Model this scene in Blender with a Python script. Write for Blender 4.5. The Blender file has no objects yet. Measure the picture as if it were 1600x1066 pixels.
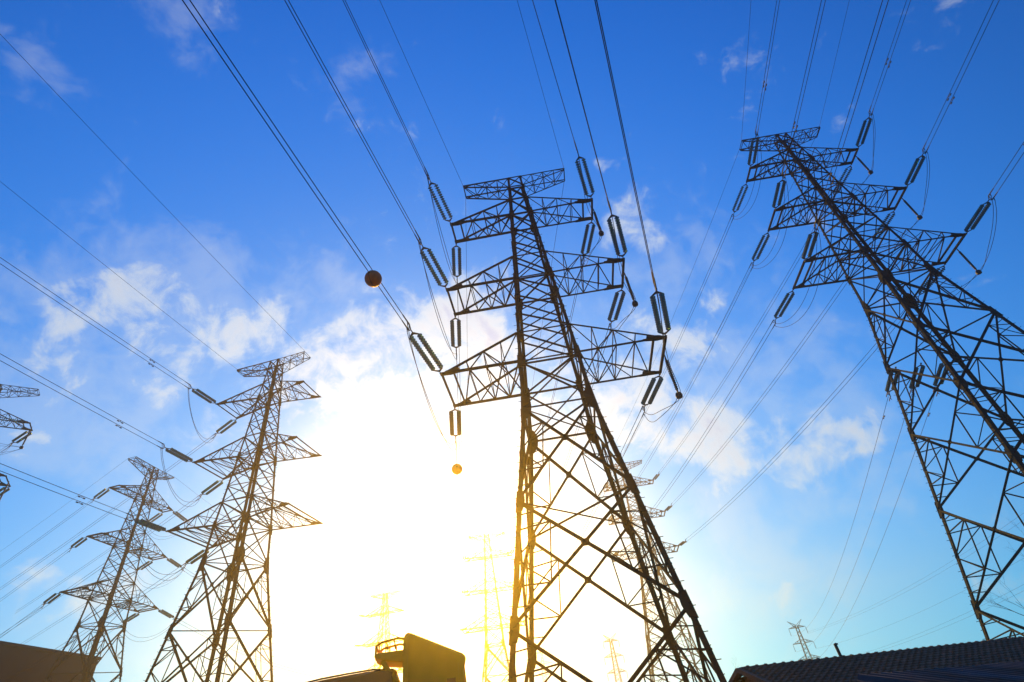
import bpy, math, random
from mathutils import Vector, Matrix, Quaternion
R = math.radians
random.seed(7)
sc = bpy.context.scene
COL = sc.collection

# ------------------------------------------------------------------ camera
FPX, PITCH, ROLL = 842.117, 0.674191, -0.138793      # focal length in 1600-px units, radians
EYE = 1.6
cam_d = bpy.data.cameras.new('camera')
cam_d.sensor_width = 36.0
cam_d.lens = FPX / 1600 * 36.0
cam_d.clip_start, cam_d.clip_end = 0.1, 5000
cam = bpy.data.objects.new('camera', cam_d)
COL.objects.link(cam)
_F = Vector((0, math.cos(PITCH), math.sin(PITCH)))
_X = Vector((1, 0, 0))
_U = Vector((0, -math.sin(PITCH), math.cos(PITCH)))
_R2 = _X * math.cos(ROLL) + _U * math.sin(ROLL)
_U2 = -_X * math.sin(ROLL) + _U * math.cos(ROLL)
cam.matrix_world = Matrix(((_R2.x, _U2.x, -_F.x, 0), (_R2.y, _U2.y, -_F.y, 0), (_R2.z, _U2.z, -_F.z, EYE), (0, 0, 0, 1)))
sc.camera = cam
def sight(px, py):                                   # compass direction of a point of the photograph
    return (_F * FPX + _R2 * (px - 800) + _U2 * (533 - py)).normalized()

# ------------------------------------------------------------------ sky, clouds, sun, exposure
SUN_DIR = sight(700, 868)
SUN_EL = math.asin(SUN_DIR.z)
SUN_AZ = math.atan2(SUN_DIR.x, SUN_DIR.y)
EXPOSURE = 1.0
world = bpy.data.worlds.new('World')
sc.world = world
world.use_nodes = True
nt = world.node_tree
nt.nodes.clear()
def N(t, kind, **kw):
    n = t.nodes.new(kind)
    for k, v in kw.items():
        setattr(n, k, v)
    return n
def mth(t, op, a, b=None, clamp=False):
    n = N(t, 'ShaderNodeMath', operation=op, use_clamp=clamp)
    for i, v in enumerate((a, b)):
        if v is None:
            continue
        if isinstance(v, (int, float)):
            n.inputs[i].default_value = v
        else:
            t.links.new(v, n.inputs[i])
    return n.outputs[0]
def build_world(t):
    out = N(t, 'ShaderNodeOutputWorld')
    bg = N(t, 'ShaderNodeBackground')
    t.links.new(bg.outputs[0], out.inputs[0])
    bg.inputs[1].default_value = 0.1
    sky = N(t, 'ShaderNodeTexSky', sky_type='NISHITA', sun_disc=False)
    sky.sun_elevation = SUN_EL
    sky.sun_rotation = SUN_AZ
    sky.altitude = 0
    sky.air_density, sky.dust_density, sky.ozone_density = 1.0, 1.0, 3.0
    # contrast of the blue: one gamma per channel
    sep = N(t, 'ShaderNodeSeparateColor'); t.links.new(sky.outputs[0], sep.inputs[0])
    com = N(t, 'ShaderNodeCombineColor')
    for i, (gain_, gam) in enumerate(SKY_CURVE):
        t.links.new(mth(t, 'MULTIPLY', mth(t, 'POWER', mth(t, 'MINIMUM', mth(t, 'MULTIPLY', sep.outputs[i], 0.1), 1.1), gam), gain_ * 5.0), com.inputs[i])
    tc = N(t, 'ShaderNodeTexCoord')
    d = tc.outputs['Generated']
    # cloud texture: several scales of noise on the direction
    nz = N(t, 'ShaderNodeTexNoise'); nz.inputs['Scale'].default_value = 6.0; nz.inputs['Detail'].default_value = 12; nz.inputs['Roughness'].default_value = 0.6
    nz.inputs['Distortion'].default_value = 0.6
    t.links.new(d, nz.inputs['Vector'])
    nz2 = N(t, 'ShaderNodeTexNoise'); nz2.inputs['Scale'].default_value = 19.0; nz2.inputs['Detail'].default_value = 10; nz2.inputs['Roughness'].default_value = 0.62
    nz2.inputs['Distortion'].default_value = 0.4
    t.links.new(d, nz2.inputs['Vector'])
    f1 = mth(t, 'SUBTRACT', nz.outputs[0], 0.5)
    f2 = mth(t, 'SUBTRACT', nz2.outputs[0], 0.5)
    fb = mth(t, 'ADD', mth(t, 'MULTIPLY', f1, 3.0), mth(t, 'MULTIPLY', f2, 2.4))
    def bank(blobs):
        acc = None
        for px, py, r, w in blobs:
            v = sight(px, py)
            dt = N(t, 'ShaderNodeVectorMath', operation='DOT_PRODUCT')
            t.links.new(d, dt.inputs[0]); dt.inputs[1].default_value = v
            # gaussian in angle: exp((cos-1)/(r^2/2)) * w
            e = mth(t, 'EXPONENT', mth(t, 'MULTIPLY', mth(t, 'SUBTRACT', dt.outputs['Value'], 1.0), 2.0 / R(r * 1.25) ** 2))
            e = mth(t, 'MULTIPLY', e, w)
            acc = e if acc is None else mth(t, 'ADD', acc, e)
        return acc
    thick = bank(CLOUDS)
    thin = bank(WISPS)
    def layer(acc, lo, hi):
        m = N(t, 'ShaderNodeMapRange', interpolation_type='SMOOTHSTEP')
        t.links.new(mth(t, 'ADD', mth(t, 'MINIMUM', acc, 1.0), fb), m.inputs[0])
        m.inputs[1].default_value, m.inputs[2].default_value = lo, hi
        return m.outputs[0]
    body = layer(thick, 0.30, 1.45)
    dens = mth(t, 'MAXIMUM', mth(t, 'MULTIPLY', body, 0.84), mth(t, 'MULTIPLY', layer(thin, 0.32, 1.5), WISP_DENS))
    # how brightly a cloud is lit through: forward scattering towards the sun
    ds = N(t, 'ShaderNodeVectorMath', operation='DOT_PRODUCT')
    t.links.new(d, ds.inputs[0]); ds.inputs[1].default_value = SUN_DIR
    c = mth(t, 'SUBTRACT', ds.outputs['Value'], 1.0)
    gain = mth(t, 'ADD', CLOUD_GAIN[0], mth(t, 'ADD', mth(t, 'MULTIPLY', mth(t, 'EXPONENT', mth(t, 'MULTIPLY', c, 9.0)), CLOUD_GAIN[1]), mth(t, 'MULTIPLY', mth(t, 'EXPONENT', mth(t, 'MULTIPLY', c, 60.0)), CLOUD_GAIN[2])))
    # thin edges glow against the sun, thick cores stay greyer and bluer
    core = layer(thick, 0.9, 1.9)
    tint = N(t, 'ShaderNodeMix', data_type='RGBA')
    t.links.new(core, tint.inputs['Factor'])
    tint.inputs[6].default_value = (0.94, 1.0, 0.98, 1); tint.inputs[7].default_value = (0.58, 0.64, 0.86, 1)
    cl = N(t, 'ShaderNodeVectorMath', operation='SCALE')
    t.links.new(tint.outputs[2], cl.inputs[0])
    t.links.new(gain, cl.inputs['Scale'])
    # aureole: the bright ring of scattered light round the sun
    au = mth(t, 'ADD', mth(t, 'MULTIPLY', mth(t, 'EXPONENT', mth(t, 'MULTIPLY', c, 60.0)), AUR[0]), mth(t, 'MULTIPLY', mth(t, 'EXPONENT', mth(t, 'MULTIPLY', c, 12.0)), AUR[1]))
    av = N(t, 'ShaderNodeVectorMath', operation='SCALE')
    av.inputs[0].default_value = (1.0, 0.96, 0.90)
    t.links.new(au, av.inputs['Scale'])
    mix = N(t, 'ShaderNodeMix', data_type='RGBA')
    t.links.new(dens, mix.inputs['Factor'])
    # the sky is deepest about a right angle away from the sun
    deep = N(t, 'ShaderNodeMapRange', interpolation_type='SMOOTHSTEP'); t.links.new(ds.outputs['Value'], deep.inputs[0])
    deep.inputs[1].default_value, deep.inputs[2].default_value = 0.15, 0.80; deep.inputs[3].default_value, deep.inputs[4].default_value = 0.50, 1.0
    sv = N(t, 'ShaderNodeVectorMath', operation='SCALE'); t.links.new(deep.outputs[0], sv.inputs['Scale'])
    t.links.new(com.outputs[0], sv.inputs[0])
    t.links.new(sv.outputs[0], mix.inputs[6]); t.links.new(cl.outputs[0], mix.inputs[7])
    add = N(t, 'ShaderNodeVectorMath', operation='ADD')
    t.links.new(mix.outputs[2], add.inputs[0]); t.links.new(av.outputs[0], add.inputs[1])
    t.links.new(add.outputs[0], bg.inputs[0])
SKY_CURVE = ((0.19, 1.35), (0.97, 0.80), (1.36, 0.38))
AUR = (5.0, 0.25)
WISP_DENS = 0.22
CLOUD_GAIN = (4.0, 2.6, 2.0)
CLOUDS = [(75, 490, 2.6, .55), (60, 570, 2.4, .4), (180, 460, 2.4, .7), (250, 445, 2.6, .4), (240, 560, 3, .45), (370, 530, 2.6, 1.0), (430, 490, 1.4, 1.0), (330, 660, 3.6, .6),
          (455, 600, 2.0, .9), (500, 560, 2.4, 1.0), (560, 515, 2.6, 1.0), (640, 545, 3.4, 1.0), (620, 620, 3.4, .9), (540, 640, 3, .8), (760, 530, 4, 1.0), (690, 495, 2.4, .9),
          (990, 350, 2.2, .9), (1020, 385, 1.6, .6), (1110, 465, 1.8, 1.0), (1080, 530, 2.2, 1.0), (1000, 500, 2.4, .7),
          (1000, 640, 4.0, 1.0), (1110, 690, 3.4, .9), (1200, 700, 2.6, .8), (1265, 720, 2.8, .95), (1310, 685, 1.7, .9), (1365, 690, 1.2, .8), (1230, 940, 1.8, 1.0), (95, 935, 1.9, .9), (55, 925, 1.8, .8),
          (530, 930, 2.0, .8), (180, 930, 1.8, .6), (860, 690, 3.4, .8)]
WISPS = [(30, 90, 3, .8), (540, 110, 3.4, .7), (240, 20, 4, .8), (60, 500, 7, 1.), (180, 600, 8, 1.), (1180, 620, 8, 1.), (300, 440, 5, .9), (520, 470, 5, .9), (1040, 430, 6, .9), (1290, 700, 5, 1.), (1230, 930, 5, .7), (1120, 850, 6, .7)]
build_world(nt)

sun_d = bpy.data.lights.new('sun', 'SUN')
sun_d.energy, sun_d.angle, sun_d.color = 5.0, R(0.5), (1.0, 0.52, 0.02)
sun = bpy.data.objects.new('sun', sun_d)
sun.rotation_mode = 'QUATERNION'
sun.rotation_quaternion = SUN_DIR.to_track_quat('Z', 'Y')
sun.location = (0, 0, 60)
COL.objects.link(sun)
sc.view_settings.view_transform = 'Standard'
sc.view_settings.look = 'None'
sc.view_settings.exposure = EXPOSURE
sc.view_settings.gamma = 1.0
sc.view_settings.use_curve_mapping = False

# ------------------------------------------------------------------ materials
def mat(name, base, rough=0.6, metal=0.0, var=0.25, scale=6.0, bump=0.0, spec=0.5, second=None):
    m = bpy.data.materials.new(name); m.use_nodes = True
    t = m.node_tree; b = t.nodes['Principled BSDF']
    b.inputs['Roughness'].default_value = rough; b.inputs['Metallic'].default_value = metal
    b.inputs['Specular IOR Level'].default_value = spec
    tc = N(t, 'ShaderNodeTexCoord'); nz = N(t, 'ShaderNodeTexNoise')
    nz.inputs['Scale'].default_value = scale; nz.inputs['Detail'].default_value = 6
    t.links.new(tc.outputs['Object'], nz.inputs['Vector'])
    cr = N(t, 'ShaderNodeValToRGB')
    lo = second or tuple(c * (1 - var) for c in base); hi = tuple(min(1, c * (1 + var)) for c in base)
    cr.color_ramp.elements[0].position, cr.color_ramp.elements[1].position = 0.32, 0.68
    cr.color_ramp.elements[0].color = (*lo, 1); cr.color_ramp.elements[1].color = (*hi, 1)
    t.links.new(nz.outputs[0], cr.inputs[0]); t.links.new(cr.outputs[0], b.inputs['Base Color'])
    if bump:
        bp = N(t, 'ShaderNodeBump'); bp.inputs['Strength'].default_value = bump; bp.inputs['Distance'].default_value = 0.02
        t.links.new(nz.outputs[0], bp.inputs['Height']); t.links.new(bp.outputs[0], b.inputs['Normal'])
    return m
M = dict(
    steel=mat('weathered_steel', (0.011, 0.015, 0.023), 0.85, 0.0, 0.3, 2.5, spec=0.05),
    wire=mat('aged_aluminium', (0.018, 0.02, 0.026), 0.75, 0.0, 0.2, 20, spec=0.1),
    glass=mat('toughened_glass', (0.07, 0.19, 0.19), 0.22, 0.0, 0.2, 30),
    cap=mat('galvanised_fitting', (0.045, 0.045, 0.05), 0.6, 0.2, 0.2, 20, spec=0.2),
    ball=mat('faded_orange_paint', (0.42, 0.10, 0.02), 0.6, 0, 0.25, 3),
    concrete=mat('concrete', (0.3, 0.29, 0.27), 0.9, 0, 0.2, 3, 0.3),
    redsteel=mat('red_painted_steel', (0.4, 0.12, 0.1), 0.7, 0, 0.2, 2),
    truck=mat('glow_tinted_panel', (0.92, 0.38, 0.006), 0.55, 0, 0.12, 1.2),  # orange glow of the sun flare put into the panel colour
    cabpaint=mat('brown_red_cab_paint', (0.34, 0.10, 0.015), 0.4, 0, 0.1, 1.5),
    rubber=mat('tyre_rubber', (0.03, 0.03, 0.03), 0.9, 0, 0.2, 8),
    glassdark=mat('dark_window_glass', (0.02, 0.025, 0.03), 0.1, 0, 0.1, 2),
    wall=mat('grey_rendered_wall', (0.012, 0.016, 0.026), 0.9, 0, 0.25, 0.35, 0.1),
    brick=mat('brick_gable', (0.25, 0.12, 0.07), 0.9, 0, 0.3, 8, 0.3),
    bark=mat('bark', (0.07, 0.06, 0.05), 0.9, 0, 0.3, 8),
)

M['glass'].node_tree.nodes['Principled BSDF'].inputs['Transmission Weight'].default_value = 0.55
M['glass'].node_tree.nodes['Principled BSDF'].inputs['IOR'].default_value = 1.35

# ------------------------------------------------------------------ mesh helpers
class MB:
    def __init__(s):
        s.v, s.f = [], []
    def add(s, vs, fs):
        o = len(s.v); s.v += [tuple(v) for v in vs]; s.f += [tuple(i + o for i in f) for f in fs]
    def prism(s, p0, p1, prof, u, v):
        n = len(prof); p0, p1 = Vector(p0), Vector(p1)
        vs = [p0 + u * a + v * b for a, b in prof] + [p1 + u * a + v * b for a, b in prof]
        fs = [(i, (i + 1) % n, n + (i + 1) % n, n + i) for i in range(n)] + [tuple(range(n))[::-1], tuple(range(n, 2 * n))]
        s.add(vs, fs)
    def angle(s, p0, p1, w, u=None, v=None):           # steel angle section
        p0, p1 = Vector(p0), Vector(p1); d = (p1 - p0)
        if d.length < 1e-4: return
        d.normalize()
        if u is None:
            ref = Vector((0, 0, 1)) if abs(d.z) < 0.9 else Vector((1, 0, 0))
            u = d.cross(ref).normalized(); v = u.cross(d).normalized()
            o = -w * 0.35
        else:
            u = (u - d * u.dot(d)).normalized(); v = (v - d * v.dot(d)).normalized(); o = 0
        t = max(w * 0.13, 0.012)
        s.prism(p0 + (u + v) * o, p1 + (u + v) * o, [(0, 0), (w, 0), (w, t), (t, t), (t, w), (0, w)], u, v)
    def tube(s, pts, r, n=6, closed_ends=True):
        pts = [Vector(p) for p in pts]; rs = r if isinstance(r, (list, tuple)) else [r] * len(pts)
        d0 = (pts[1] - pts[0]).normalized()
        ref = Vector((0, 0, 1)) if abs(d0.z) < 0.9 else Vector((1, 0, 0))
        u = d0.cross(ref).normalized(); vs = []
        for i, p in enumerate(pts):
            a = pts[max(i - 1, 0)]; b = pts[min(i + 1, len(pts) - 1)]
            d = (b - a).normalized(); u = (u - d * u.dot(d)).normalized(); w = d.cross(u)
            for k in range(n):
                q = 2 * math.pi * k / n; vs.append(p + (u * math.cos(q) + w * math.sin(q)) * rs[i])
        fs = []
        for i in range(len(pts) - 1):
            for k in range(n):
                fs.append((i * n + k, i * n + (k + 1) % n, (i + 1) * n + (k + 1) % n, (i + 1) * n + k))
        fs += [tuple(range(n))[::-1], tuple(range((len(pts) - 1) * n, len(pts) * n))]
        s.add(vs, fs)
    def plate(s, poly, nrm, t=0.02):
        nrm = Vector(nrm).normalized() * t * 0.5; n = len(poly)
        vs = [Vector(p) - nrm for p in poly] + [Vector(p) + nrm for p in poly]
        s.add(vs, [tuple(range(n))[::-1], tuple(range(n, 2 * n))] + [(i, (i + 1) % n, n + (i + 1) % n, n + i) for i in range(n)])
    def box(s, c, size, rot=None):
        c = Vector(c); h = [x / 2 for x in size]; vs = []
        for z in (-1, 1):
            for x, y in ((-1, -1), (1, -1), (1, 1), (-1, 1)):
                p = Vector((x * h[0], y * h[1], z * h[2]))
                vs.append(c + (rot @ p if rot else p))
        s.add(vs, [(3, 2, 1, 0), (4, 5, 6, 7), (0, 1, 5, 4), (1, 2, 6, 5), (2, 3, 7, 6), (3, 0, 4, 7)])
    def lathe(s, prof, n=12, axis='x', off=(0, 0, 0)):
        off = Vector(off); vs, fs = [], []
        for a, r in prof:
            for k in range(n):
                q = 2 * math.pi * k / n; c, d = r * math.cos(q), r * math.sin(q)
                vs.append(off + (Vector((a, c, d)) if axis == 'x' else Vector((c, d, a))))
        for i in range(len(prof) - 1):
            for k in range(n):
                fs.append((i * n + k, i * n + (k + 1) % n, (i + 1) * n + (k + 1) % n, (i + 1) * n + k))
        fs += [tuple(range(n))[::-1], tuple(range((len(prof) - 1) * n, len(prof) * n))]
        s.add(vs, fs)
    def mesh(s, name, m, smooth=False):
        me = bpy.data.meshes.new(name); me.from_pydata(s.v, [], s.f); me.materials.append(m); me.validate()
        if smooth:
            me.polygons.foreach_set('use_smooth', [True] * len(me.polygons))
        return me
    def build(s, name, m, parent=None, smooth=False):
        return put(name, s.mesh(name, m, smooth), parent)
def put(name, me, parent=None):
    o = bpy.data.objects.new(name, me); COL.objects.link(o)
    if parent: o.parent = parent
    return o
def tag(o, label=None, cat=None, group=None, kind=None):
    if label: o['label'] = label
    if cat: o['category'] = cat
    if group: o['group'] = group
    if kind: o['kind'] = kind
    return o
def empty(name, loc, rz=0):
    o = bpy.data.objects.new(name, None); o.empty_display_size = 0.5
    o.location = loc; o.rotation_euler = (0, 0, rz); COL.objects.link(o); return o
def copy_tree(o, parent=None):
    c = o.copy(); COL.objects.link(c)
    if parent: c.parent = parent
    for ch in list(o.children): copy_tree(ch, c)
    return c

# ------------------------------------------------------------------ lattice towers (strain type)
class Tw: pass
def tower_spec(key, x, y, rot, h3, dz2, dz1, dzg, L, w, off, b=(0.749, 1.141, 1.58)):
    t = Tw(); t.key = key; t.x, t.y, t.rot = x, y, rot; t.z3 = h3 + EYE
    t.lv = {'3': t.z3, '2': t.z3 + dz2, '1': t.z3 + dz2 + dz1, 'g': t.z3 + dz2 + dz1 + dzg}
    t.L = dict(zip('g123', L)); t.w = dict(zip('g123', w)); t.off = dict(zip('g123', off))
    t.kb = [(t.z3 - 2.9, 1.73), (t.z3, b[2]), (t.lv['2'], b[1]), (t.lv['1'], b[0]), (t.lv['g'] + 0.05, 0.47)]
    def bz(z):
        if z <= t.kb[0][0]: return 1.73 + (t.kb[0][0] - z) * 0.145
        for (z0, b0), (z1, b1) in zip(t.kb, t.kb[1:]):
            if z <= z1: return b0 + (b1 - b0) * (z - z0) / (z1 - z0)
        return t.kb[-1][1]
    t.b = bz
    t.rm = Matrix.Rotation(rot, 3, 'Z')
    t.world = lambda p: t.rm @ Vector(p) + Vector((x, y, 0))
    t.tip = lambda a, sx, sy: t.world((sx * t.L[a] + t.off[a], sy * t.w[a], t.lv[a]))
    return t
SPECS = [
 tower_spec('A', 1.828, 23.762, -0.043, 16.4, 6.424, 6.402, 4.47, (3.721, 4.782, 5.289, 5.788), (.484, .808, 1.153, 1.599), (-.06, .01, .1, .2)),
 tower_spec('B', 28.046, 30.451, -0.042, 27.019, 6.407, 6.384, 4.551, (3.691, 4.771, 5.305, 5.845), (.492, .724, 1.059, 1.443), (-.08, .02, .04, .02)),
 tower_spec('C', -24.238, 42.574, -0.186, 18.324, 6.263, 6.298, 4.596, (3.857, 4.624, 5.057, 5.443), (.527, 1.47, 1.944, 2.427), (-.39, -.03, .11, .32)),
 tower_spec('D', -53.118, 66.923, 1.406, 21.942, 6.457, 6.376, 4.6, (3.597, 4.675, 5.315, 5.83), (.596, .782, 1.066, 1.398), (-.31, -.2, .19, .33)),
 tower_spec('F', 18.329, 100.341, -0.062, 27.986, 6.477, 6.335, 4.546, (3.781, 4.769, 5.188, 5.745), (.578, .854, 1.274, 1.686), (.02, .02, .01, -.05)),
 tower_spec('G', -10.8, 111.756, 0.024, 21.831, 6.499, 6.347, 4.546, (3.765, 4.768, 5.157, 5.753), (.574, .855, 1.277, 1.686), (0, 0, 0, 0)),
 tower_spec('H', -40.04, 141.484, -0.206, 21.207, 6.499, 6.362, 4.56, (3.738, 4.748, 5.172, 5.748), (.575, .859, 1.273, 1.685), (0, 0, 0, 0)),
 tower_spec('E', -58.175, 45.474, 0.559, 22.834, 6.503, 6.406, 4.457, (3.818, 4.736, 5.139, 5.748), (.586, .841, 1.264, 1.685), (.06, -.02, -.03, 0)),
]
T = {t.key: t for t in SPECS}
PYLON_LABEL = {
 'A': 'large lattice pylon rising in the middle, its right legs leaning over the tiled roof end',
 'B': 'tall lattice pylon at the right, its lower legs hidden by the tiled roof',
 'C': 'orange-lit lattice pylon left of the glare, standing beside the smaller dark pylon',
 'D': 'dark lattice pylon in front of the dark grey block at lower left',
 'E': 'lattice pylon cut by the left edge, only its arm tips showing',
 'F': 'distant lattice pylon seen through the right legs of the large middle pylon',
 'G': 'distant yellow-lit lattice pylon just left of the large middle pylon',
 'H': 'small distant lattice pylon rising behind the truck cab guard',
}
def gusset(mb, c, along, inward, nrm, s):
    c, along, inward = Vector(c), Vector(along).normalized(), Vector(inward).normalized()
    poly = [c + along * 1.05 * s - inward * 0.05, c + along * 0.95 * s + inward * 0.24, c + along * 0.42 * s + inward * 0.66 * s, c + inward * 0.7 * s,
            c - along * 0.42 * s + inward * 0.66 * s, c - along * 0.95 * s + inward * 0.24, c - along * 1.05 * s - inward * 0.05]
    mb.plate(poly, nrm, 0.03)
def build_tower(t, detail=1.0, fat=0.74):
    root = empty('lattice_pylon', (t.x, t.y, 0), t.rot)
    tag(root, PYLON_LABEL[t.key], 'pylon', 'lattice pylons')
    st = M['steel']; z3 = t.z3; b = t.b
    top = t.lv['g'] + 0.05
    low = [z3 - 2.9, z3 - 7.7, z3 - 12.5, z3 - 17.25, z3 - 22.6]
    low = [z for z in low if z > 2.5] + [0.0]
    up = [z3 - 2.9, z3]
    for a, nxt in (('3', '2'), ('2', '1')):
        z = t.lv[a]; up += [z + 2.0]
        rem = t.lv[nxt] - (z + 2.0)
        up += [z + 2.0 + rem * .34, z + 2.0 + rem * .67, t.lv[nxt]]
    z = t.lv['1']; up += [z + 1.7, t.lv['g'] - 1.15, top]
    levels = sorted(set(low + up))
    sgn = [(-1, -1), (1, -1), (1, 1), (-1, 1)]
    cor = lambda k, zz: Vector((sgn[k % 4][0] * b(zz), sgn[k % 4][1] * b(zz), zz))
    # --- legs
    for k in range(4):
        mb = MB(); sx, sy = sgn[k]; u, v = Vector((-sx, 0, 0)), Vector((0, -sy, 0))
        zs = [0.0, z3 - 2.9, z3, t.lv['2'], t.lv['1'], top]
        ws = [0.205, 0.205, 0.18, 0.155, 0.135, 0.10]
        for (za, zb), w in zip(zip(zs, zs[1:]), ws[:-1]):
            mb.angle(cor(k, za), cor(k, zb), w, u, v)
            if za < z3 - 3:                             # doubled lower leg
                mb.angle(cor(k, za) + (u + v) * 0.02, cor(k, zb) + (u + v) * 0.02, w * .8, u, v)
        for zz in levels[1:-1]:
            s = 0.46 if zz <= z3 - 2 else (0.4 if any(abs(zz - q) < .1 for q in t.lv.values()) else 0)
            if abs(zz - (z3 - 2.9)) < .1: s = 0.66
            if not s: continue
            al = cor(k, zz + .5) - cor(k, zz - .5)
            gusset(mb, cor(k, zz) + Vector((0, sy * .02, 0)), al, u, (0, 1, 0), s)
            gusset(mb, cor(k, zz) + Vector((sx * .02, 0, 0)), al, v, (1, 0, 0), s)
        if detail > 0.6:                                # climbing bolts
            zz = 2.5; o = Vector((sx, -sy, 0)) if k % 2 else Vector((sx, sy, 0))
            i = 0
            while zz < top - 1:
                p = cor(k, zz); q = Vector((sx, 0, 0)) if i % 2 else Vector((0, sy, 0))
                mb.tube([p, p + q * 0.15], 0.014, 4); zz += 0.42; i += 1
        leg = mb.build('leg', st, root)
        fm = MB(); c0 = cor(k, 0); fm.lathe([(-0.3, .62), (0.28, .55), (0.34, .48)], 14, 'z', (c0.x, c0.y, 0))
        fm.build('footing', M['concrete'], leg)
    # --- bracing, one panel per face
    for k in range(4):
        mb = MB()
        P = lambda e, zz: cor(k + e, zz)
        nrm = Vector((0, sgn[k][1], 0)) if k % 2 == 0 else Vector((sgn[k][0] if k == 3 else 1, 0, 0))
        for za, zb in zip(levels, levels[1:]):
            lowp = zb <= z3 - 2.8
            w = (0.17 if lowp else 0.105) * fat
            A0, B0, A1, B1 = P(0, za), P(1, za), P(0, zb), P(1, zb)
            if zb - za < 0.2: continue
            mb.angle(A0, B1, w); mb.angle(B0, A1, w)
            wt = b(za) / (b(za) + b(zb)); C = A0.lerp(B1, wt)
            if lowp:
                for (l0, l1, f0, f1) in ((A0, A1, B1, B0), (B0, B1, A1, A0)):
                    # l0-l1 leg from low to high; diagonals l0->f0 and l1->f1
                    q1 = l0.lerp(C, 0.52); q2 = l1.lerp(C, 0.5)
                    s = 0.075 * fat
                    mb.angle(q1, l0.lerp(l1, .3), s); mb.angle(q1, l0.lerp(l1, .5), s)
                    mb.angle(q2, l0.lerp(l1, .74), s); mb.angle(q2, l0.lerp(l1, .5), s)
                    mb.angle(q1, q2, s)
                    mb.angle(q2.lerp(l1, .5), l0.lerp(l1, .87), s * .8)
                    mb.angle(q1.lerp(l0, .5), l0.lerp(l1, .15), s * .8)
                gs = 0.22
                d = (B1 - A0).normalized(); e = (A1 - B0).normalized()
                mb.plate([C + d * gs, C + e * gs, C - d * gs, C - e * gs], d.cross(e), .03)
            if any(abs(za - q) < .05 for q in list(t.lv.values())[:3] + [t.lv['g'] - 1.15, z3 - 2.9, z3 + 2, t.lv['2'] + 2, t.lv['1'] + 1.7]):
                mb.angle(A0, B0, 0.12 * fat)
        mb.angle(P(0, top - .02), P(1, top - .02), 0.12 * fat)
        if k == 0:                                     # plan bracing
            for zz in (z3 - 2.9, z3, t.lv['2'], t.lv['1'], z3 - 7.7):
                mb.angle(cor(0, zz), cor(2, zz), 0.1 * fat); mb.angle(cor(1, zz), cor(3, zz), 0.1 * fat)
        mb.build('bracing_panel', st, root)
    # --- crossarms
    for a in '123':
        for sx in (-1, 1):
            mb = MB(); z = t.lv[a]; zt = z + (2.0 if a != '1' else 1.7)
            tip = lambda sy: Vector((sx * t.L[a] + t.off[a], sy * t.w[a], z))
            roots = {sy: Vector((sx * b(z), sy * b(z), z)) for sy in (-1, 1)}
            tops = {sy: Vector((sx * b(zt), sy * b(zt), zt)) for sy in (-1, 1)}
            nseg = 4; nodes = {}
            for sy in (-1, 1):
                tp = tip(sy); r0 = roots[sy]; inner = tp.lerp(r0, 0.62 / (tp - r0).length)
                tpt = tp.lerp(r0, 0.35 / (tp - r0).length) + Vector((0, 0, 0.1))
                mb.angle(r0, tp, 0.16 * fat); mb.angle(tops[sy], tpt, 0.13 * fat)
                bn = [r0.lerp(inner, i / nseg) for i in range(nseg + 1)]
                tn = [tops[sy].lerp(tpt, i / nseg) for i in range(nseg + 1)]
                nodes[sy] = (bn, tn)
                for i in range(1, nseg):
                    mb.angle(bn[i], tn[i], 0.065 * fat)
                for i in range(nseg):
                    if i % 2: mb.angle(bn[i], tn[i + 1], 0.075 * fat)
                    else: mb.angle(tn[i], bn[i + 1], 0.075 * fat)
                d = (r0 - tp).normalized(); iy = Vector((0, -sy, 0))
                mb.plate([tp - d * .08 - iy * .1, tp - d * .08 + iy * .16, tp + d * .45 + iy * .2, tp + d * 1.15 + iy * .06, tp + d * 1.15 - iy * .1], (0, 0, 1), .035)
                mb.plate([tp - d * .02, tp + d * 1.0, tp + d * .9 + Vector((0, 0, .26)), tp + d * .25 + Vector((0, 0, .16))], (0, 1, 0), .03)
            mb.angle(tip(-1), tip(1), 0.17 * fat)
            mb.angle(nodes[-1][0][-1], nodes[1][0][-1], 0.14 * fat)
            for i in range(1, nseg):
                mb.angle(nodes[-1][0][i], nodes[1][0][i], 0.06 * fat)
                mb.angle(nodes[-1][1][i], nodes[1][1][i], 0.06 * fat)
            for i in range(nseg):
                s0 = -1 if i % 2 else 1
                mb.angle(nodes[s0][0][i], nodes[-s0][0][i + 1], 0.085 * fat)
                if i < 2: mb.angle(nodes[-s0][0][i], nodes[s0][0][i + 1], 0.085 * fat)
                if i == 1: mb.angle(nodes[-s0][1][i], nodes[s0][1][i + 1], 0.06 * fat)
            mb.build('crossarm', st, root)
    for sx in (-1, 1):
        mb = MB(); z = t.lv['g']; zl = z - 1.15; n = 4; a = 'g'
        nd = {}
        for sy in (-1, 1):
            tp = Vector((sx * t.L[a] + t.off[a], sy * t.w[a], z)); tl = tp + Vector((-sx * .05, 0, -.18))
            r0 = Vector((sx * b(z), sy * b(z), z)); rl = Vector((sx * b(zl), sy * b(zl), zl))
            mb.angle(r0, tp, .1 * fat); mb.angle(rl, tl, .1 * fat); mb.angle(tp, tl, .09 * fat)
            tn = [r0.lerp(tp, i / n) for i in range(n + 1)]; bn = [rl.lerp(tl, i / n) for i in range(n + 1)]
            nd[sy] = (tn, bn)
            for i in range(n):
                if i: mb.angle(tn[i], bn[i], .055 * fat)
                mb.angle(tn[i], bn[i + 1], .06 * fat) if i % 2 else mb.angle(bn[i], tn[i + 1], .06 * fat)
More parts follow.
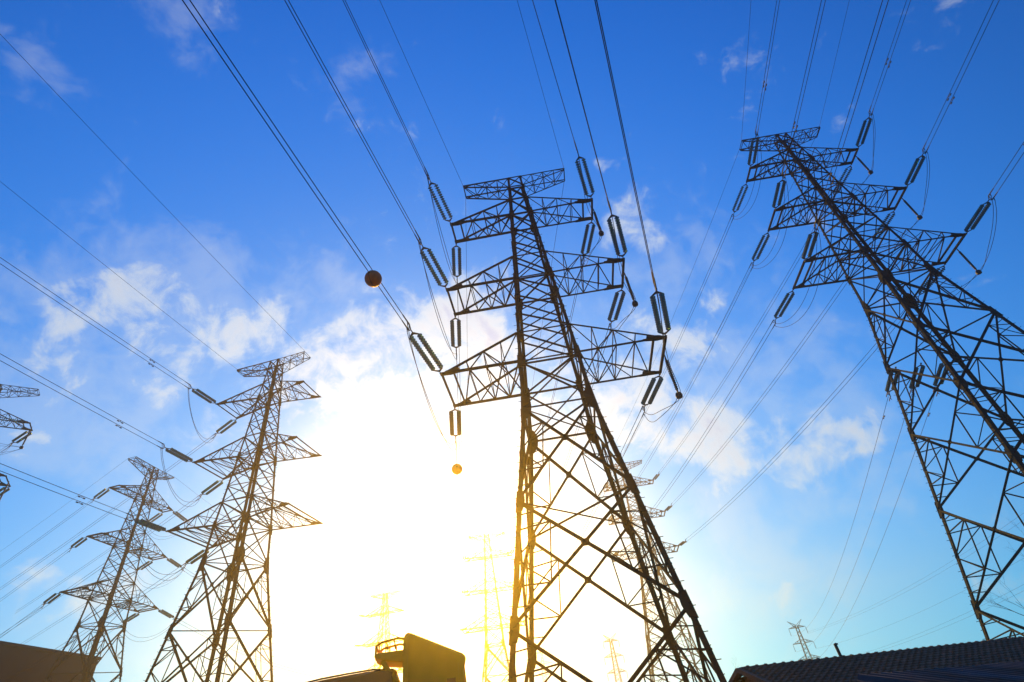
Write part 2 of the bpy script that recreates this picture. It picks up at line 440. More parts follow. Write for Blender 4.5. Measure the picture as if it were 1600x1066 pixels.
        for i in range(1, n + 1):
            mb.angle(nd[-1][0][i], nd[1][0][i], .06 * fat); mb.angle(nd[-1][1][i], nd[1][1][i], .06 * fat)
            s0 = -1 if i % 2 else 1
            mb.angle(nd[s0][0][i - 1], nd[-s0][0][i], .06 * fat); mb.angle(nd[s0][1][i - 1], nd[-s0][1][i], .06 * fat)
        mb.build('earth_wire_arm', st, root)
    return root
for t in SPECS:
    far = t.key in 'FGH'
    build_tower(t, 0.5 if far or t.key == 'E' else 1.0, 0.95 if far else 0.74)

# ------------------------------------------------------------------ insulator strings
SL = 4.0                                             # from arm tip to conductor clamp
def make_string():
    root = empty('insulator_string', (0, 0, -20))
    g = MB(); n = 15; p = 0.172; x0 = 0.52; prof = [(x0 - .04, .02)]
    for i in range(n):
        x = x0 + i * p
        prof += [(x, .045), (x + .04, .06), (x + .055, .132), (x + .075, .134), (x + .09, .05), (x + .15, .024)]
    prof.append((x0 + n * p, .02)); g.lathe(prof, 12)
    me = g.mesh('disc_chain', M['glass'], False)
    for y in (-.215, .215):
        c = put('disc_chain', me, root); c.location = (0, y, 0)
    h = MB(); h.tube([(0, 0, 0), (.3, 0, 0)], .028, 6); h.tube([(.05, 0, 0), (.13, 0, 0)], .06, 6); h.build('shackle', M['cap'], root)
    y1 = MB(); y1.plate([(.26, -.05, 0), (.26, .05, 0), (.46, .28, 0), (.46, .17, 0), (.36, 0, 0), (.46, -.17, 0), (.46, -.28, 0)], (0, 0, 1), .03); y1.build('yoke_plate', M['cap'], root)
    xe = x0 + n * p
    y2 = MB(); y2.plate([(xe, -.28, 0), (xe, -.16, 0), (xe + .08, 0, 0), (xe, .16, 0), (xe, .28, 0), (xe + .2, .05, 0), (xe + .2, -.05, 0)], (0, 0, 1), .03); y2.build('yoke_plate', M['cap'], root)
    hk = MB(); hk.tube([(xe + .15, 0, 0), (xe + .42, 0, 0)], .03, 6)
    for z in (-.2, .2):
        hk.tube([(xe + .4, 0, 0), (xe + .55, 0, z * .98), (xe + .62, 0, z)], .028, 6)
    hk.tube([(xe + .56, 0, -.2), (xe + .56, 0, .2)], .022, 6)
    hk.build('bundle_link', M['cap'], root)
    for z in (-.2, .2):
        k = MB(); k.tube([(xe + .58, 0, z), (SL + .35, 0, z)], [.04, .03], 6); k.tube([(SL - .12, 0, z), (SL - .2, 0, z - .2)], .026, 6)
        k.build('dead_end_clamp', M['cap'], root)
    return root
PROTO = make_string()
PROTO_USED = [False]
def place_string(P, d, label, group):
    d = Vector(d).normalized()
    o = PROTO if not PROTO_USED[0] else copy_tree(PROTO)
    PROTO_USED[0] = True
    Y = Vector((0, 0, 1)).cross(d).normalized(); Z = d.cross(Y)
    o.rotation_euler = Matrix(((d.x, Y.x, Z.x), (d.y, Y.y, Z.y), (d.z, Y.z, Z.z))).to_euler()
    o.location = P
    tag(o, label, 'insulator', group)
    return Z
WR = 0.018
def wire_obj(pts, name, label, cat, group, r=WR, n=5):
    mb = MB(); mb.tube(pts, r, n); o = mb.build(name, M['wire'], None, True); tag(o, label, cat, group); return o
def damper(wire, p, d):
    d = Vector(d).normalized(); mb = MB(); p = Vector(p) + Vector((0, 0, -.11))
    mb.tube([p + Vector((0, 0, .13)), p], .025, 5); mb.tube([p - d * .22, p + d * .22], .012, 4)
    for s in (-1, 1): mb.tube([p + d * s * .12, p + d * s * .27], .045, 6)
    mb.build('vibration_damper', M['cap'], wire)

PY = {'A': 'middle pylon', 'B': 'right-hand pylon', 'C': 'orange-lit left pylon', 'D': 'dark lower-left pylon', 'E': 'left-edge pylon',
      'F': 'half-hidden far pylon', 'G': 'yellow distant pylon', 'H': 'pylon behind the truck'}
ARM = {'1': 'top', '2': 'middle', '3': 'lowest', 'g': 'earth-wire'}
SIDE = {-1: 'left', 1: 'right'}
CLAMPS = {}                                           # (tower, arm, sx, sy) -> two clamp points
def curve(P, phi, sl, ka, s):
    return Vector((P.x + math.cos(phi) * s, P.y + math.sin(phi) * s, P.z + sl * s + ka * s * s / 2))
def open_span(k, a, sx, sy, phi, sl, send, where, ball=None, damp=0.0):
    """a phase running from an arm tip out of the picture"""
    t = T[k]; P = t.tip(a, sx, sy); ka = 0.0009
    ss = [x for x in (0, 1, 2, 4, 6, 8, 11, 15, 20, 26, 33, 42, 52, 64, 78, 95, 115, 140) if x < send] + [send]
    if a == 'g':
        P = P + Vector((0, 0, .06))
        wire_obj([curve(P, phi, sl, ka, s) for s in ss], 'earth_wire', f'thin earth wire from {SIDE[sx]} top end of the {PY[k]}, running {where}', 'wire', 'earth wires', .013)
        return
    d = curve(P, phi, sl, ka, SL) - P
    P = P - Vector((0, 0, .05))
    Z = place_string(P, d, f'glass insulator pair on {PY[k]} {ARM[a]} {SIDE[sx]} arm, pulling {where}', 'insulator strings')
    CL = []
    for q, nm in ((.2, 'upper'), (-.2, 'lower')):
        pts = [curve(P, phi, sl, ka, s + SL) + Z * q for s in ss]
        w = wire_obj(pts, 'conductor_wire', f'{nm} wire of a pair from {PY[k]} {ARM[a]} {SIDE[sx]} arm, {where}', 'wire', 'power line conductors')
        if damp:
            damper(w, curve(P, phi, sl, ka, SL + damp) + Z * q, d)
        CL.append(curve(P, phi, sl, ka, SL - .2) + Z * q - Z * .2)
    CLAMPS[(k, a, sx, sy)] = CL
def span(k, k2, a, sx, sag=1.3, sx2=None, sy=1, sy2=-1, where='away', both=True):
    sx2 = sx2 or sx
    P, Q = T[k].tip(a, sx, sy), T[k2].tip(a, sx2, sy2)
    f = lambda u: P.lerp(Q, u) - Vector((0, 0, 4 * sag * u * (1 - u)))
    Ln = (Q - P).length
    us = [i / 28 for i in range(29)]
    if a == 'g':
        f2 = lambda u: f(u) + Vector((0, 0, .06))
        return wire_obj([f2(u) for u in us], 'earth_wire', f'thin earth wire from {SIDE[sx]} top end of the {PY[k]}, running {where}', 'wire', 'earth wires', .013)
    d = f(SL / Ln) - P; d2 = f(1 - SL / Ln) - Q
    dn = Vector((0, 0, .05))
    Z = place_string(P - dn, d, f'glass insulator pair on {PY[k]} {ARM[a]} {SIDE[sx]} arm, pulling {where}', 'insulator strings')
    Z2 = place_string(Q - dn, d2, f'glass insulator pair on {PY[k2]} {ARM[a]} {SIDE[sx2]} arm, facing the {PY[k]}', 'insulator strings')
    u0, u1 = SL / Ln, 1 - SL / Ln; c1, c2 = [], []
    for q, nm in ((.2, 'upper'), (-.2, 'lower')):
        wire_obj([f(u0 + (u1 - u0) * u) - dn + Vector((0, 0, q)) for u in us], 'conductor_wire',
                 f'{nm} wire of a pair from {PY[k]} {ARM[a]} {SIDE[sx]} arm, {where}', 'wire', 'power line conductors')
        c1.append(f(u0 - .2 / Ln) - dn + Z * (q - .2)); c2.append(f(u1 + .2 / Ln) - dn + Z2 * (q - .2))
    CLAMPS[(k, a, sx, sy)] = c1; CLAMPS[(k2, a, sx2, sy2)] = c2
    return f
def jumper(k, a, sx, depth=1.9, rod=False, out=0.0):
    c0, c1 = CLAMPS[(k, a, sx, -1)], CLAMPS[(k, a, sx, 1)]
    t = T[k]; ox = t.rm @ Vector((sx, 0, 0))
    via = None
    if rod:
        P = (t.tip(a, sx, -1) + t.tip(a, sx, 1)) * .5 + ox * .1
        mb = MB(); prof = [(-2.35, .03), (-2.3, .05)]
        root = empty('jumper_post', P)
        for i in range(15):
            z = -2.2 + i * .125; prof += [(z, .06), (z + .02, .085), (z + .05, .085), (z + .07, .06)]
        prof += [(-.3, .04), (0, .03)]
        mb.lathe(prof, 10, 'z'); mb.build('ribbed_rod', M['cap'], root)
        wb = MB(); wb.lathe([(-2.72, .03), (-2.68, .16), (-2.55, .18), (-2.42, .14), (-2.38, .04)], 12, 'z'); wb.build('clamp_weight', M['cap'], root)
        tag(root, f'ribbed post hanging under the tip of the {PY[k]} {ARM[a]} right arm', 'insulator', 'jumper posts')
        via = P - Vector((0, 0, 2.6))
    for i, nm in ((0, 'outer'), (1, 'inner')):
        A, B = c0[i], c1[i]; pts = []
        n = 24
        for j in range(n + 1):
            u = j / n; p = A.lerp(B, u) - Vector((0, 0, depth * (1 - (2 * u - 1) ** 2) ** .8 * (1.06 if i else 1))) + ox * out * 4 * u * (1 - u) + ox * (0.0 if i == 0 else -.25) * 4 * u * (1 - u)
            if via:
                q = via + ox * (.06 if i == 0 else -.06) + Vector((0, 0, .02 * i)); w = math.exp(-((u - .5) / .16) ** 2)
                mid = A.lerp(B, .5) - Vector((0, 0, depth * (1.06 if i else 1))) + ox * (out + (0 if i == 0 else -.25))
                p = p + (q - mid) * w
            pts.append(p)
        wire_obj(pts, 'jumper_wire', f'{nm} drooping jumper loop under the {PY[k]} {ARM[a]} {SIDE[sx]} arm', 'wire', 'jumper loops', .016)

NEAR = {
 ('A', '3', -1): (-1.8052, 0.1007), ('A', '2', -1): (-1.796, 0.1047), ('A', '1', -1): (-1.7869, 0.1052), ('A', 'g', -1): (-1.7998, 0.1012),
 ('A', 'g', 1): (-1.7903, 0.0996), ('A', '1', 1): (-1.8281, 0.1002), ('A', '2', 1): (-1.8212, 0.1008), ('A', '3', 1): (-1.8129, 0.1013),
 ('B', '1', -1): (-1.7373, -0.1032), ('B', '2', -1): (-1.7418, -0.1066), ('B', '3', -1): (-1.7536, -0.1031), ('B', '1', 1): (-1.7503, -0.0915),
 ('B', '2', 1): (-1.7428, -0.096), ('B', '3', 1): (-1.7424, -0.0956), ('B', 'g', -1): (-1.786, -0.0777), ('B', 'g', 1): (-1.763, -0.0838),
 ('C', '1', -1): (-1.7081, -0.0835), ('C', '2', -1): (-1.7021, -0.0577), ('C', '3', -1): (-1.6963, -0.0507), ('C', 'g', -1): (-1.7177, -0.0682), ('C', 'g', 1): (-1.7069, -0.0583)}
for (k, a, sx), (phi, sl) in NEAR.items():
    open_span(k, a, sx, -1, phi, sl, 110, 'overhead', damp=0 if k == 'A' else 4.2)
SPANF = {}
for a in '123g':
    for sx in (-1, 1):
        SPANF[(a, sx)] = span('A', 'G', a, sx, 1.5, where='away')
        span('B', 'F', a, sx, 1.3, where='away')
for a, sl in (('1', -.0817), ('2', -.11), ('3', -.12)):
    open_span('C', a, -1, 1, 2.59, sl, 58, 'far left')
for a, phi, sl in (('1', 2.6278, -.1099), ('2', 2.6137, -.1205), ('3', 2.6004, -.1324), ('g', 2.62, -.09)):
    open_span('D', a, -1, 1, phi, sl, 38, 'far left', damp=0)
for a in '123':
    span('D', 'H', a, 1, 2.2, sx2=-1, sy=-1, sy2=-1, where='to the right')
    open_span('D', a, 1, 1, 2.62, -.12, 38, 'behind to the left')
    open_span('E', a, 1, 1, 2.72, -.1, 30, 'to the left')
    open_span('E', a, 1, -1, -2.3, -.08, 60, 'overhead')
span('D', 'H', 'g', 1, 2.0, sx2=-1, sy=-1, where='to the right')
for k, sides in (('A', (-1, 1)), ('B', (-1, 1)), ('C', (-1,)), ('D', (1,)), ('E', (1,))):
    for a in '123':
        for sx in sides:
            rod = sx == 1 and k in 'ABE'
            jumper(k, a, sx, 2.3 if rod else 2.0, rod, 0.2 if rod else 0.0)

# marker balls clamped round conductors
def marker_ball(p, d, label):
    root = empty('marker_ball', p)
    q = Vector(d).normalized().to_track_quat('X', 'Z'); root.rotation_mode = 'QUATERNION'; root.rotation_quaternion = q
    mb = MB(); mb.lathe([(.36 * math.cos(x) * -1, max(.36 * math.sin(x), .01)) for x in [math.pi * i / 18 for i in range(19)]], 28, 'x')
    mb.build('shell', M['ball'], root, True)
    r = MB(); r.lathe([(-.37, .05), (-.33, .06), (-.33, .03)], 10); r.lathe([(.33, .03), (.33, .06), (.37, .05)], 10); r.build('wire_collar', M['cap'], root)
    s = MB(); s.tube([(0.361 * math.cos(a), 0, .361 * math.sin(a)) for a in [math.pi * 2 * i / 32 for i in range(33)]], .012, 5); s.build('seam', M['cap'], root)
    tag(root, label, 'marker ball', 'aircraft marker balls')
ph, sl = NEAR[('A', '3', -1)]
Pm = T['A'].tip('3', -1, -1) - Vector((0, 0, .05))
dm = curve(Pm, ph, sl, .0009, 7.5) - curve(Pm, ph, sl, .0009, 6.5)
marker_ball(curve(Pm, ph, sl, .0009, 6.95) - Vector((0, 0, .2)), dm, 'orange-brown marker ball on the lower wire, left of the middle pylon')
_f = SPANF[('3', -1)]
marker_ball(_f(7.6 / 88) - Vector((0, 0, .25)), _f(.09) - _f(.06), 'orange marker ball against the glare below the lowest left arm')

# ------------------------------------------------------------------ far suspension pylons
def susp_tower(x, y, rot, z3, label, red=False, L=(2.65, 3.18, 3.5), strings=True, who=''):
    st = M['redsteel'] if red else M['steel']
    root = empty('lattice_pylon', (x, y, 0), rot); tag(root, label, 'pylon', 'lattice pylons')
    zt = z3 + 9 + .6
    b = lambda z: .42 + max(0, (zt - z)) * .045 + max(0, z3 - 3 - z) * .06
    zs = [0]
    while zs[-1] < zt - 1.2: zs.append(zs[-1] + max(1.2, b(zs[-1]) * 1.5))
    zs[-1] = zt
    sg = [(-1, -1), (1, -1), (1, 1), (-1, 1)]; c = lambda k, z: Vector((sg[k % 4][0] * b(z), sg[k % 4][1] * b(z), z))
    for k in range(4):
        mb = MB(); sx, sy = sg[k]
        mb.angle(c(k, 0), c(k, z3 - 3), .2, Vector((-sx, 0, 0)), Vector((0, -sy, 0))); mb.angle(c(k, z3 - 3), c(k, zt), .16, Vector((-sx, 0, 0)), Vector((0, -sy, 0)))
        mb.build('leg', st, root)
        mb = MB()
        for za, zb in zip(zs, zs[1:]):
            mb.angle(c(k, za), c(k + 1, zb), .08); mb.angle(c(k + 1, za), c(k, zb), .08)
        mb.build('bracing_panel', st, root)
    for i, (z, l) in enumerate(zip((z3 + 9, z3 + 4.5, z3), L)):
        for s in (-1, 1):
            mb = MB(); tp = Vector((s * l, 0, z)); h = 1.0
            for sy in (-1, 1):
                r0 = Vector((s * b(z), sy * b(z), z)); r1 = Vector((s * b(z + h * .6), sy * b(z + h), z + h * (.6 if i == 0 else 1)))
                mb.angle(r0, tp, .12); mb.angle(r1, tp, .1)
                for u in (.33, .66): mb.angle(r0.lerp(tp, u), r1.lerp(tp, u), .06); mb.angle(r0.lerp(tp, u - .3), r1.lerp(tp, u), .06)
            mb.build('crossarm', st, root)
            if strings:
                g = MB(); prof = [(-2.1, .03)]
                for j in range(12): zz = -2.0 + j * .146; prof += [(zz, .05), (zz + .02, .13), (zz + .06, .13), (zz + .08, .05)]
                prof += [(0, .03)]; g.lathe(prof, 8, 'z'); o = g.build('insulator_string', M['glass']); o.location = Matrix.Rotation(rot, 3, 'Z') @ tp + Vector((x, y, 0))
                tag(o, f'hanging insulator at {("top", "middle", "lowest")[i]} {SIDE[s]} arm tip of the {who}', 'insulator', 'hanging insulators')
    for s in (-1, 1):
        mb = MB(); tp = Vector((s * 2.3, 0, zt + 1.6)); 
        for sy in (-1, 1):
            for q in (-1, 1): mb.angle(Vector((s * (.42 if q > 0 else -.1), sy * .4, zt + (-.5 if q > 0 else 0))), tp, .09)
        for u in (.3, .6): mb.angle(Vector((s * .42, 0, zt - .5)).lerp(tp, u), Vector((-s * .1, 0, zt)).lerp(tp, u), .06)
        mb.build('earth_wire_peak', st, root)
    return root
susp_tower(80.1, 205.7, -.21, 18.7 + EYE, 'tiny far pylon with V-shaped top above the tiled roof', who='far pylon above the tiled roof')
susp_tower(18.84, 206.0, .096, 22.3 + EYE, 'thin grey far pylon with V-shaped top between the legs of the middle pylon', L=(2.64, 3.2, 3.2), who='thin grey far pylon')
dK = sight(845, 1012); dK = dK * (290 / dK.y)
susp_tower(dK.x, dK.y, 0, dK.z + EYE - 11.2, 'very faint red far pylon low behind the left legs of the middle pylon', True, (2.8, 4.5, 4.5), False)

# second line: wires from the middle of the right-hand pylon to the tiny far pylon
J = lambda i, s: Matrix.Rotation(-.21, 3, 'Z') @ Vector((s * (2.69, 3.17, 3.58)[i], 0, 0)) + Vector((80.1, 205.7, 18.7 + EYE + (9, 4.5, 0)[i] - 2.1))
tB = T['B']; zb = tB.z3 - 7.75
for i, fx in enumerate((-.72, 0.0, .72)):
    P = tB.world((fx * tB.b(zb), tB.b(zb), zb)); Q = J(i, -1)
    f = lambda u: P.lerp(Q, u) - Vector((0, 0, 4 * 4.0 * u * (1 - u)))
    Ln = (Q - P).length
    place_string(P, f(SL / Ln) - P, f'{("leftmost", "middle", "rightmost")[i]} of three glass insulator pairs under the right-hand pylon waist ring', 'insulator strings')
    w = wire_obj([f(SL / Ln + (1 - SL / Ln) * j / 30) for j in range(31)], 'conductor_wire', f'thin wire from the {("leftmost", "middle", "rightmost")[i]} waist insulator down to the tiny far pylon', 'wire', 'wires to the far pylon', .016)
    damper(w, f((SL + 3) / Ln), Q - P)
for i, s in ((0, 1), (1, 1), (2, 1), (0, 0), (2, 0)):
    P = J(i, s if s else 1) + Vector((0, 0, 0 if s else .4)); Q = Vector((92, 40, (36, 31, 27)[i] + (0 if s else 1.2)))
    f = lambda u: P.lerp(Q, u) - Vector((0, 0, 4 * 5.0 * u * (1 - u)))
    wire_obj([f(j / 30) for j in range(31)], 'conductor_wire', f'{"lower" if s else "upper"} thin wire from tiny far pylon {("top", "middle", "lowest")[i]} right arm, crossing right', 'wire', 'wires to the far pylon', .016)

# ------------------------------------------------------------------ ground
g = MB(); g.add([(-1500, -1500, 0), (1500, -1500, 0), (1500, 1500, 0), (-1500, 1500, 0)], [(0, 1, 2, 3)])
tag(g.build('ground', mat('dry_ground', (0.09, 0.08, 0.05), 0.95, 0, 0.4, 0.3)), kind='structure')

# ------------------------------------------------------------------ dark block at lower left
def at(px, py, dist):                                 # point at a horizontal distance along a sight line
    d = sight(px, py); return d * (dist / math.hypot(d.x, d.y)) + Vector((0, 0, EYE))
c1 = at(155, 1027, 101); hB = c1.z
c0 = sight(0, 1002); c0 = c0 * ((hB - EYE) / c0.z) + Vector((0, 0, EYE))
du = (c0 - c1).normalized(); du.z = 0
dv = Vector((-du.y, du.x, 0)); dv = dv if dv.y > 0 else -dv
blk = empty('grey_block', (c1.x, c1.y, 0)); tag(blk, 'plain dark grey block building behind the dark lower-left pylon', 'building')
blk.rotation_euler = (0, 0, math.atan2(du.y, du.x))
Lb, Wb = (c0 - c1).length + 6, 14
sv = 1 if (Matrix.Rotation(blk.rotation_euler.z, 3, 'Z') @ Vector((0, 1, 0))).dot(dv) > 0 else -1
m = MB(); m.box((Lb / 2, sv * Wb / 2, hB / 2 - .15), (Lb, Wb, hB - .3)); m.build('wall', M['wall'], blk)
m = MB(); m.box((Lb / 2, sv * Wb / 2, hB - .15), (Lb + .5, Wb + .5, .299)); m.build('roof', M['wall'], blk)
for x in (8.5, 11.5):
    m = MB(); m.box((x, -sv * .03, hB - 6.4), (1.0, .14, 2.0)); wn = m.build('window', M['glassdark'], blk)
    m = MB(); m.box((x, -sv * .1, hB - 7.5), (1.3, .25, .12)); m.build('sill', M['concrete'], wn)

# ------------------------------------------------------------------ tiled shed at lower right
def tile_mat():
    m = bpy.data.materials.new('clay_roof_tiles'); m.use_nodes = True; t = m.node_tree; b = t.nodes['Principled BSDF']
    tc = N(t, 'ShaderNodeTexCoord'); nz = N(t, 'ShaderNodeTexNoise'); nz.inputs['Scale'].default_value = 3.5; nz.inputs['Detail'].default_value = 7
    vo = N(t, 'ShaderNodeTexVoronoi'); vo.inputs['Scale'].default_value = 5
    t.links.new(tc.outputs['Object'], nz.inputs['Vector']); t.links.new(tc.outputs['Object'], vo.inputs['Vector'])
    cr = N(t, 'ShaderNodeValToRGB'); cr.color_ramp.elements[0].color = (.05, .028, .02, 1); cr.color_ramp.elements[1].color = (.26, .11, .055, 1)
    mx = mth(t, 'ADD', mth(t, 'MULTIPLY', nz.outputs[0], .8), mth(t, 'MULTIPLY', vo.outputs['Color'], .25))
    t.links.new(mx, cr.inputs[0]); t.links.new(cr.outputs[0], b.inputs['Base Color']); b.inputs['Roughness'].default_value = .85
    return m
TILE = tile_mat()
r0 = at(1156, 1046, 18.3); zr = r0.z
r1 = sight(1600, 998); r1 = r1 * ((zr - EYE) / r1.z) + Vector((0, 0, EYE))
dx = (r1 - r0); dx.z = 0; Lr = dx.length + 3.5; ang = math.atan2(dx.y, dx.x)
shed = empty('tiled_shed', (r0.x, r0.y, 0), ang); tag(shed, 'low shed with brown clay-tile roof and scalloped ridge at lower right', 'building')
# local: x along the ridge, -y towards the camera
ev, fall = 2.6, 1.05; sl_len = math.hypot(ev, fall)
m = MB(); m.box((Lr / 2, 0, (zr - fall) / 2 - .03), (Lr - .5, ev * 2 - .8, zr - fall - .06)); m.build('wall', M['brick'], shed)
m = MB(); 
for gx in (.26, Lr - .26): m.plate([(gx, -ev + .4, zr - fall - .06), (gx, ev - .4, zr - fall - .06), (gx, 0, zr - .14)], (1, 0, 0), .1)
m.build('gable', M['brick'], shed)
for s in (-1, 1):
    m = MB(); rows = 15; 
    for i in range(rows):
        u0, u1 = i / rows, (i + 1) / rows + .015
        z0, z1 = zr - fall * u0 - .005, zr - fall * u1 + .045
        n = int(Lr / .22); wv = []
        vs, fs = [], []
        for j in range(n * 4 + 1):
            x = j * Lr / (n * 4); h = .028 * math.sin(j * math.pi / 2 + .6) + random.uniform(-.004, .004)
            vs += [(x, s * ev * u0, z0 + h * .6), (x, s * ev * u1, z1 + h), (x, s * ev * u1, z1 + h - .04)]
        for j in range(n * 4):
            a = j * 3; fs += [(a, a + 3, a + 4, a + 1), (a + 1, a + 4, a + 5, a + 2)]
        m.add(vs, fs)
    m.build('roof_slope', TILE, shed)
m = MB(); x = 0
while x < Lr:
    w = .28; m.lathe([(x, .085), (x + w * .82, .10), (x + w * .84, .115), (x + w, .115)], 12, 'x', (0, 0, zr - .04)); x += w
m.build('ridge_tiles', TILE, shed)
m = MB()
for s in (-1, 1): m.prism((-.05, 0, zr - .02), (-.05, s * ev, zr - fall - .01), [(-.06, -.05), (.06, -.05), (.06, .06), (-.06, .06)], Vector((1, 0, 0)), Vector((0, s * fall, ev)).normalized())
m.build('verge', TILE, shed)
# pipe on the ridge
pp = empty('vent_pipe', (0, 0, 0)); q = sight(1299, 1028); tt = 0
hp = r0.lerp(r1, .33); hp.z = zr
pp.location = hp; tag(pp, 'short dark pipe sticking up from the tiled roof ridge', 'pipe')
m = MB(); m.tube([(0, 0, -.1), (-.02, 0, .36)], .045, 10); m.build('pipe', M['cap'], pp)
m = MB(); m.lathe([(.34, .06), (.37, .065), (.39, .02)], 10, 'z'); m.build('cap', M['cap'], pp)
# corrugated lean-to in front
l0, l1 = at(1335, 1063, 11.0), None
zl = l0.z; l1 = sight(1600, 1040); l1 = l1 * ((zl - EYE) / l1.z) + Vector((0, 0, EYE))
dl = l1 - l0; dl.z = 0; Ll = dl.length + 2.5; al = math.atan2(dl.y, dl.x)
lean = empty('corrugated_lean_to', (l0.x, l0.y, 0), al); tag(lean, 'grey corrugated sheet lean-to in front of the tiled shed', 'building')
cm = mat('dull_zinc_sheet', (.05, .06, .075), .85, 0, .5, .9, spec=.1, second=(.05, .035, .028))
m = MB(); n = int(Ll / .07); vs, fs = [], []
for j in range(n + 1):
    x = j * Ll / n; h = (0, 0, .075, .075)[j % 4]
    vs += [(x, 0, zl + h), (x, -1.6, zl - .42 + h)]
for j in range(n): fs.append((2 * j, 2 * j + 1, 2 * j + 3, 2 * j + 2))
m.add(vs, fs); m.build('sheet_roof', cm, lean)
m = MB(); m.box((Ll / 2, -.78, (zl - .5) / 2), (Ll - .3, 1.4, zl - .5)); m.build('wall', M['concrete'], lean)

# ------------------------------------------------------------------ dump truck
b0 = at(630, 988, 12.0); b1 = at(728, 1020, 12.0)
ax = b1 - b0; ax.z = 0; Lh = ax.length; ang = math.atan2(ax.y, ax.x)
# local x runs to the rear (right in the picture), y away from the camera
tr = empty('dump_truck', (b0.x, b0.y, 0), ang); tag(tr, 'glow-tinted dump truck with tall sloping headboard behind its rounded cab', 'truck')
zf, zr_ = b0.z, b1.z; Wt = 2.2
def slab(mb, prof, y0, y1, ins):                      # side profile (x, z) given thickness, edges eased
    cx = sum(p[0] for p in prof) / len(prof); cz = sum(p[1] for p in prof) / len(prof); n = len(prof); vs = []
    for y, k in ((y0, ins), (y0 + ins, 0), (y1 - ins, 0), (y1, ins)):
        for x, z in prof:
            d = Vector((x - cx, z - cz)); d = d * (1 - k / max(d.length, .01)); vs.append((cx + d.x, y, cz + d.y))
    fs = [(i * n + k, i * n + (k + 1) % n, (i + 1) * n + (k + 1) % n, (i + 1) * n + k) for i in range(3) for k in range(n)] + [tuple(range(n))[::-1], tuple(range(3 * n, 4 * n))]
    mb.add(vs, fs)
m = MB()
slab(m, [(0, 1.15), (0, zf - .12), (.03, zf - .04), (.09, zf), (.16, zf - .02), (Lh - .07, zr_ + .01), (Lh - .02, zr_ - .03), (Lh, zr_ - .09), (Lh - .03, zr_ - .22), (Lh + .06, 2.2), (Lh + .1, 1.15)], 0, Wt, .05)
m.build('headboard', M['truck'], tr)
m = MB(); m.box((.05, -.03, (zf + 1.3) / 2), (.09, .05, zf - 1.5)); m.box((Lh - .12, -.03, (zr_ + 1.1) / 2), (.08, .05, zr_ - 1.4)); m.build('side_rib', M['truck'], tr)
m = MB()
for zz in (2.25, 2.95):
    m.box((Lh / 2, -.022, zz), (Lh - .34, .035, .05))
for i in range(9):
    m.lathe([(-.035, .012), (-.03, .022), (.02, .022)], 8, 'x', (0, 0, 0)) if False else m.box((.05, -.06, 1.9 + i * .22), (.035, .02, .035))
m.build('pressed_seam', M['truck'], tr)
m = MB(); m.box((Lh - .3, -.05, zr_ - .45), (.16, .06, .09)); m.build('marker_lamp', M['ball'], tr)
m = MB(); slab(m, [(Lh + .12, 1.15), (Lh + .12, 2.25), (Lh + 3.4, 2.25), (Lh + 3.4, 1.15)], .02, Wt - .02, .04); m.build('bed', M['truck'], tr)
m = MB(); m.box((.6, Wt / 2, .85), (7.2, .85, .24)); m.build('chassis', M['rubber'], tr)
zc = at(618, 1042, 12.0).z; zcf = at(452, 1066, 12.0).z; cl_ = 2.75
cabp = [(-.12, .75), (-.12, zc - .04), (-.2, zc), (-.55, zc - .005), (-1.0, zc - .03), (-1.5, zc - .07), (-1.95, zc - .13), (-2.3, zc - .21), (-2.55, zc - .33), (-2.7, zc - .62), (-2.78, zc - 1.4), (-2.8, .75)]
m = MB(); slab(m, cabp[::-1], .05, Wt - .05, .09); cab = m.build('cab', M['cabpaint'], tr, False)
m = MB()
for y in (.042, Wt - .042): m.plate([(-.5, y, zc - .95), (-.5, y, zc - .35), (-1.5, y, zc - .48), (-2.2, y, zc - .7), (-2.35, y, zc - .95)], (0, 1, 0), .02)
m.build('side_window', M['glassdark'], tr)
m = MB(); m.plate([(-2.6, .3, zc - .62), (-2.6, Wt - .3, zc - .62), (-2.79, Wt - .25, zc - 1.35), (-2.79, .25, zc - 1.35)], (-1, 0, .25), .03); m.build('windscreen', M['glassdark'], tr)
m = MB(); m.tube([(-.15, .12, zc - .035), (-.55, .12, zc + .012), (-1.0, .12, zc - .012), (-1.5, .12, zc - .052), (-1.95, .12, zc - .112)], .018, 6); m.build('gutter', M['cap'], cab)
for x in (-1.7, Lh + .7, Lh + 2.3):
    for y in (.18, Wt - .18):
        w = MB(); w.lathe([(-.14, .32), (-.12, .46), (.12, .46), (.14, .32)], 24, 'x'); o = w.build('wheel', M['rubber'], tr); o.rotation_euler = (0, 0, R(90)); o.location = (x, y, .46)
        rm_ = MB(); rm_.lathe([(-.15, .06), (-.145, .26), (.145, .26), (.15, .06)], 16, 'x'); rm_.build('rim', M['cap'], o)
# guard over the cab with its rail and braces
zg = at(610, 1021, 12.0).z
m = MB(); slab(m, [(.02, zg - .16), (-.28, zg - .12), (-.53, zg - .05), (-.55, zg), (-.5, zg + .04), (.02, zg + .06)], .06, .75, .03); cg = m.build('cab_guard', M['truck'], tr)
m = MB()
for y in (.1, .7):
    m.tube([(.02, y, zg + .25), (-.1, y, zg + .27), (-.42, y, zg + .22), (-.52, y, zg + .15), (-.52, y, zg + .0)], .024, 6)
    for x in (-.15, -.3, -.45): m.tube([(x, y, zg + .08), (x - .02, y, zg + .24)], .014, 5)
    m.tube([(.0, y, zg - .6), (-.4, y, zg - .1)], .05, 6)
m.tube([(-.52, .1, zg + .16), (-.52, .7, zg + .16)], .024, 6)
m.build('guard_rail', M['truck'], cg)

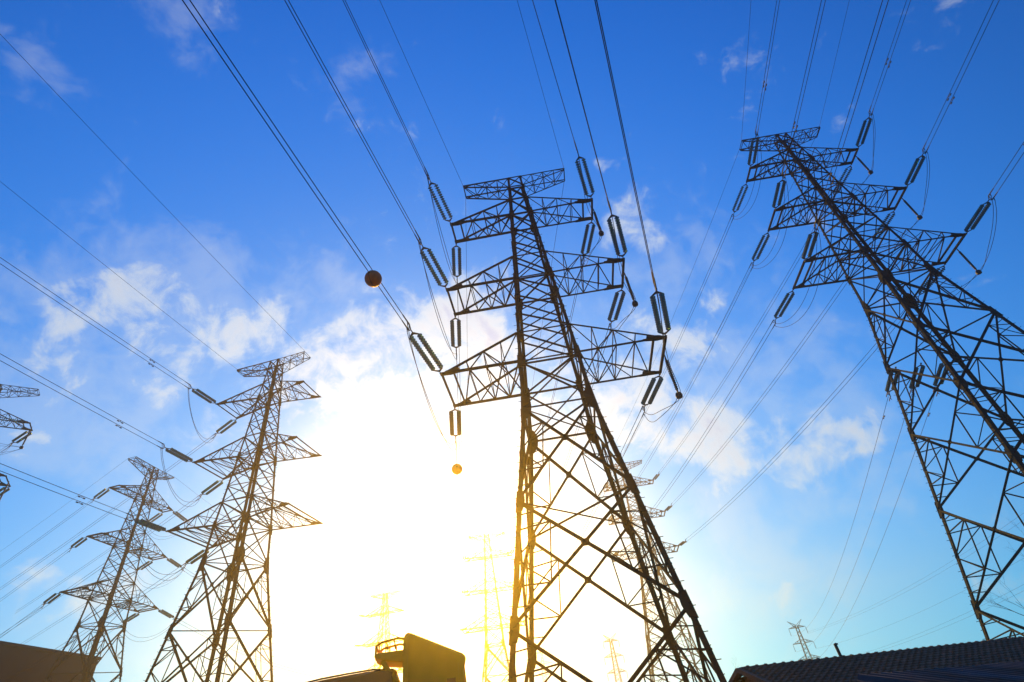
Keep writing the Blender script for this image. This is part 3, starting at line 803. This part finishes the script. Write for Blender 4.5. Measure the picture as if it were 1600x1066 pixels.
# ------------------------------------------------------------------ bare trees
def bare_tree(base, h, lean, label, seed, spread=.55, r=.12, depth=6):
    rnd = random.Random(seed); root = empty('bare_tree', base); tag(root, label, 'tree', 'bare trees')
    tk, br = MB(), MB()
    def grow(p, d, ln, r, lv):
        n = 5; pts = [p]; q = Vector(p); dd = Vector(d)
        for i in range(n):
            dd = (dd + Vector((rnd.gauss(0, .09), rnd.gauss(0, .09), rnd.gauss(.03, .06)))).normalized(); q = q + dd * (ln / n); pts.append(q.copy())
        (tk if lv == 0 else br).tube(pts, [r * (1 - .45 * i / n) for i in range(n + 1)], 6 if lv < 2 else 4)
        if lv >= depth: return
        for c in range(rnd.choice((2, 3, 3))):
            i = rnd.randint(2, n); ax_ = Vector((rnd.gauss(0, 1), rnd.gauss(0, 1), rnd.gauss(.2, .5)))
            nd = (dd * .75 + ax_.normalized() * spread).normalized(); grow(pts[i], nd, ln * rnd.uniform(.6, .8), r * .52, lv + 1)
    grow(Vector((0, 0, 0)), Vector(lean).normalized(), h * .36, r, 0)
    tk.build('trunk', M['bark'], root); br.build('crown', M['bark'], root)
tb = at(1690, 960, 38); bare_tree((tb.x, tb.y, 0), 10.0, (-.05, 0, 1), 'leafless tree with fine twigs at the right edge above the tiled roof', 5)
tb = at(1105, 1060, 60); bare_tree((tb.x, tb.y, 0), 9.0, (.05, 0, 1), 'leafless tree low behind the right legs of the middle pylon', 9)

# ------------------------------------------------------------------ air
hz = MB(); hz.box((0, 110, 44), (560, 720, 90))
hm = bpy.data.materials.new('hazy_air'); hm.use_nodes = True; t_ = hm.node_tree; t_.nodes.clear()
o_ = N(t_, 'ShaderNodeOutputMaterial'); pv = N(t_, 'ShaderNodeVolumePrincipled')
pv.inputs['Color'].default_value = (1.0, .88, .66, 1); pv.inputs['Density'].default_value = 0.0012; pv.inputs['Anisotropy'].default_value = 0.90
t_.links.new(pv.outputs[0], o_.inputs['Volume'])
ho = hz.build('haze', hm); tag(ho, kind='stuff'); ho.display_type = 'WIRE'
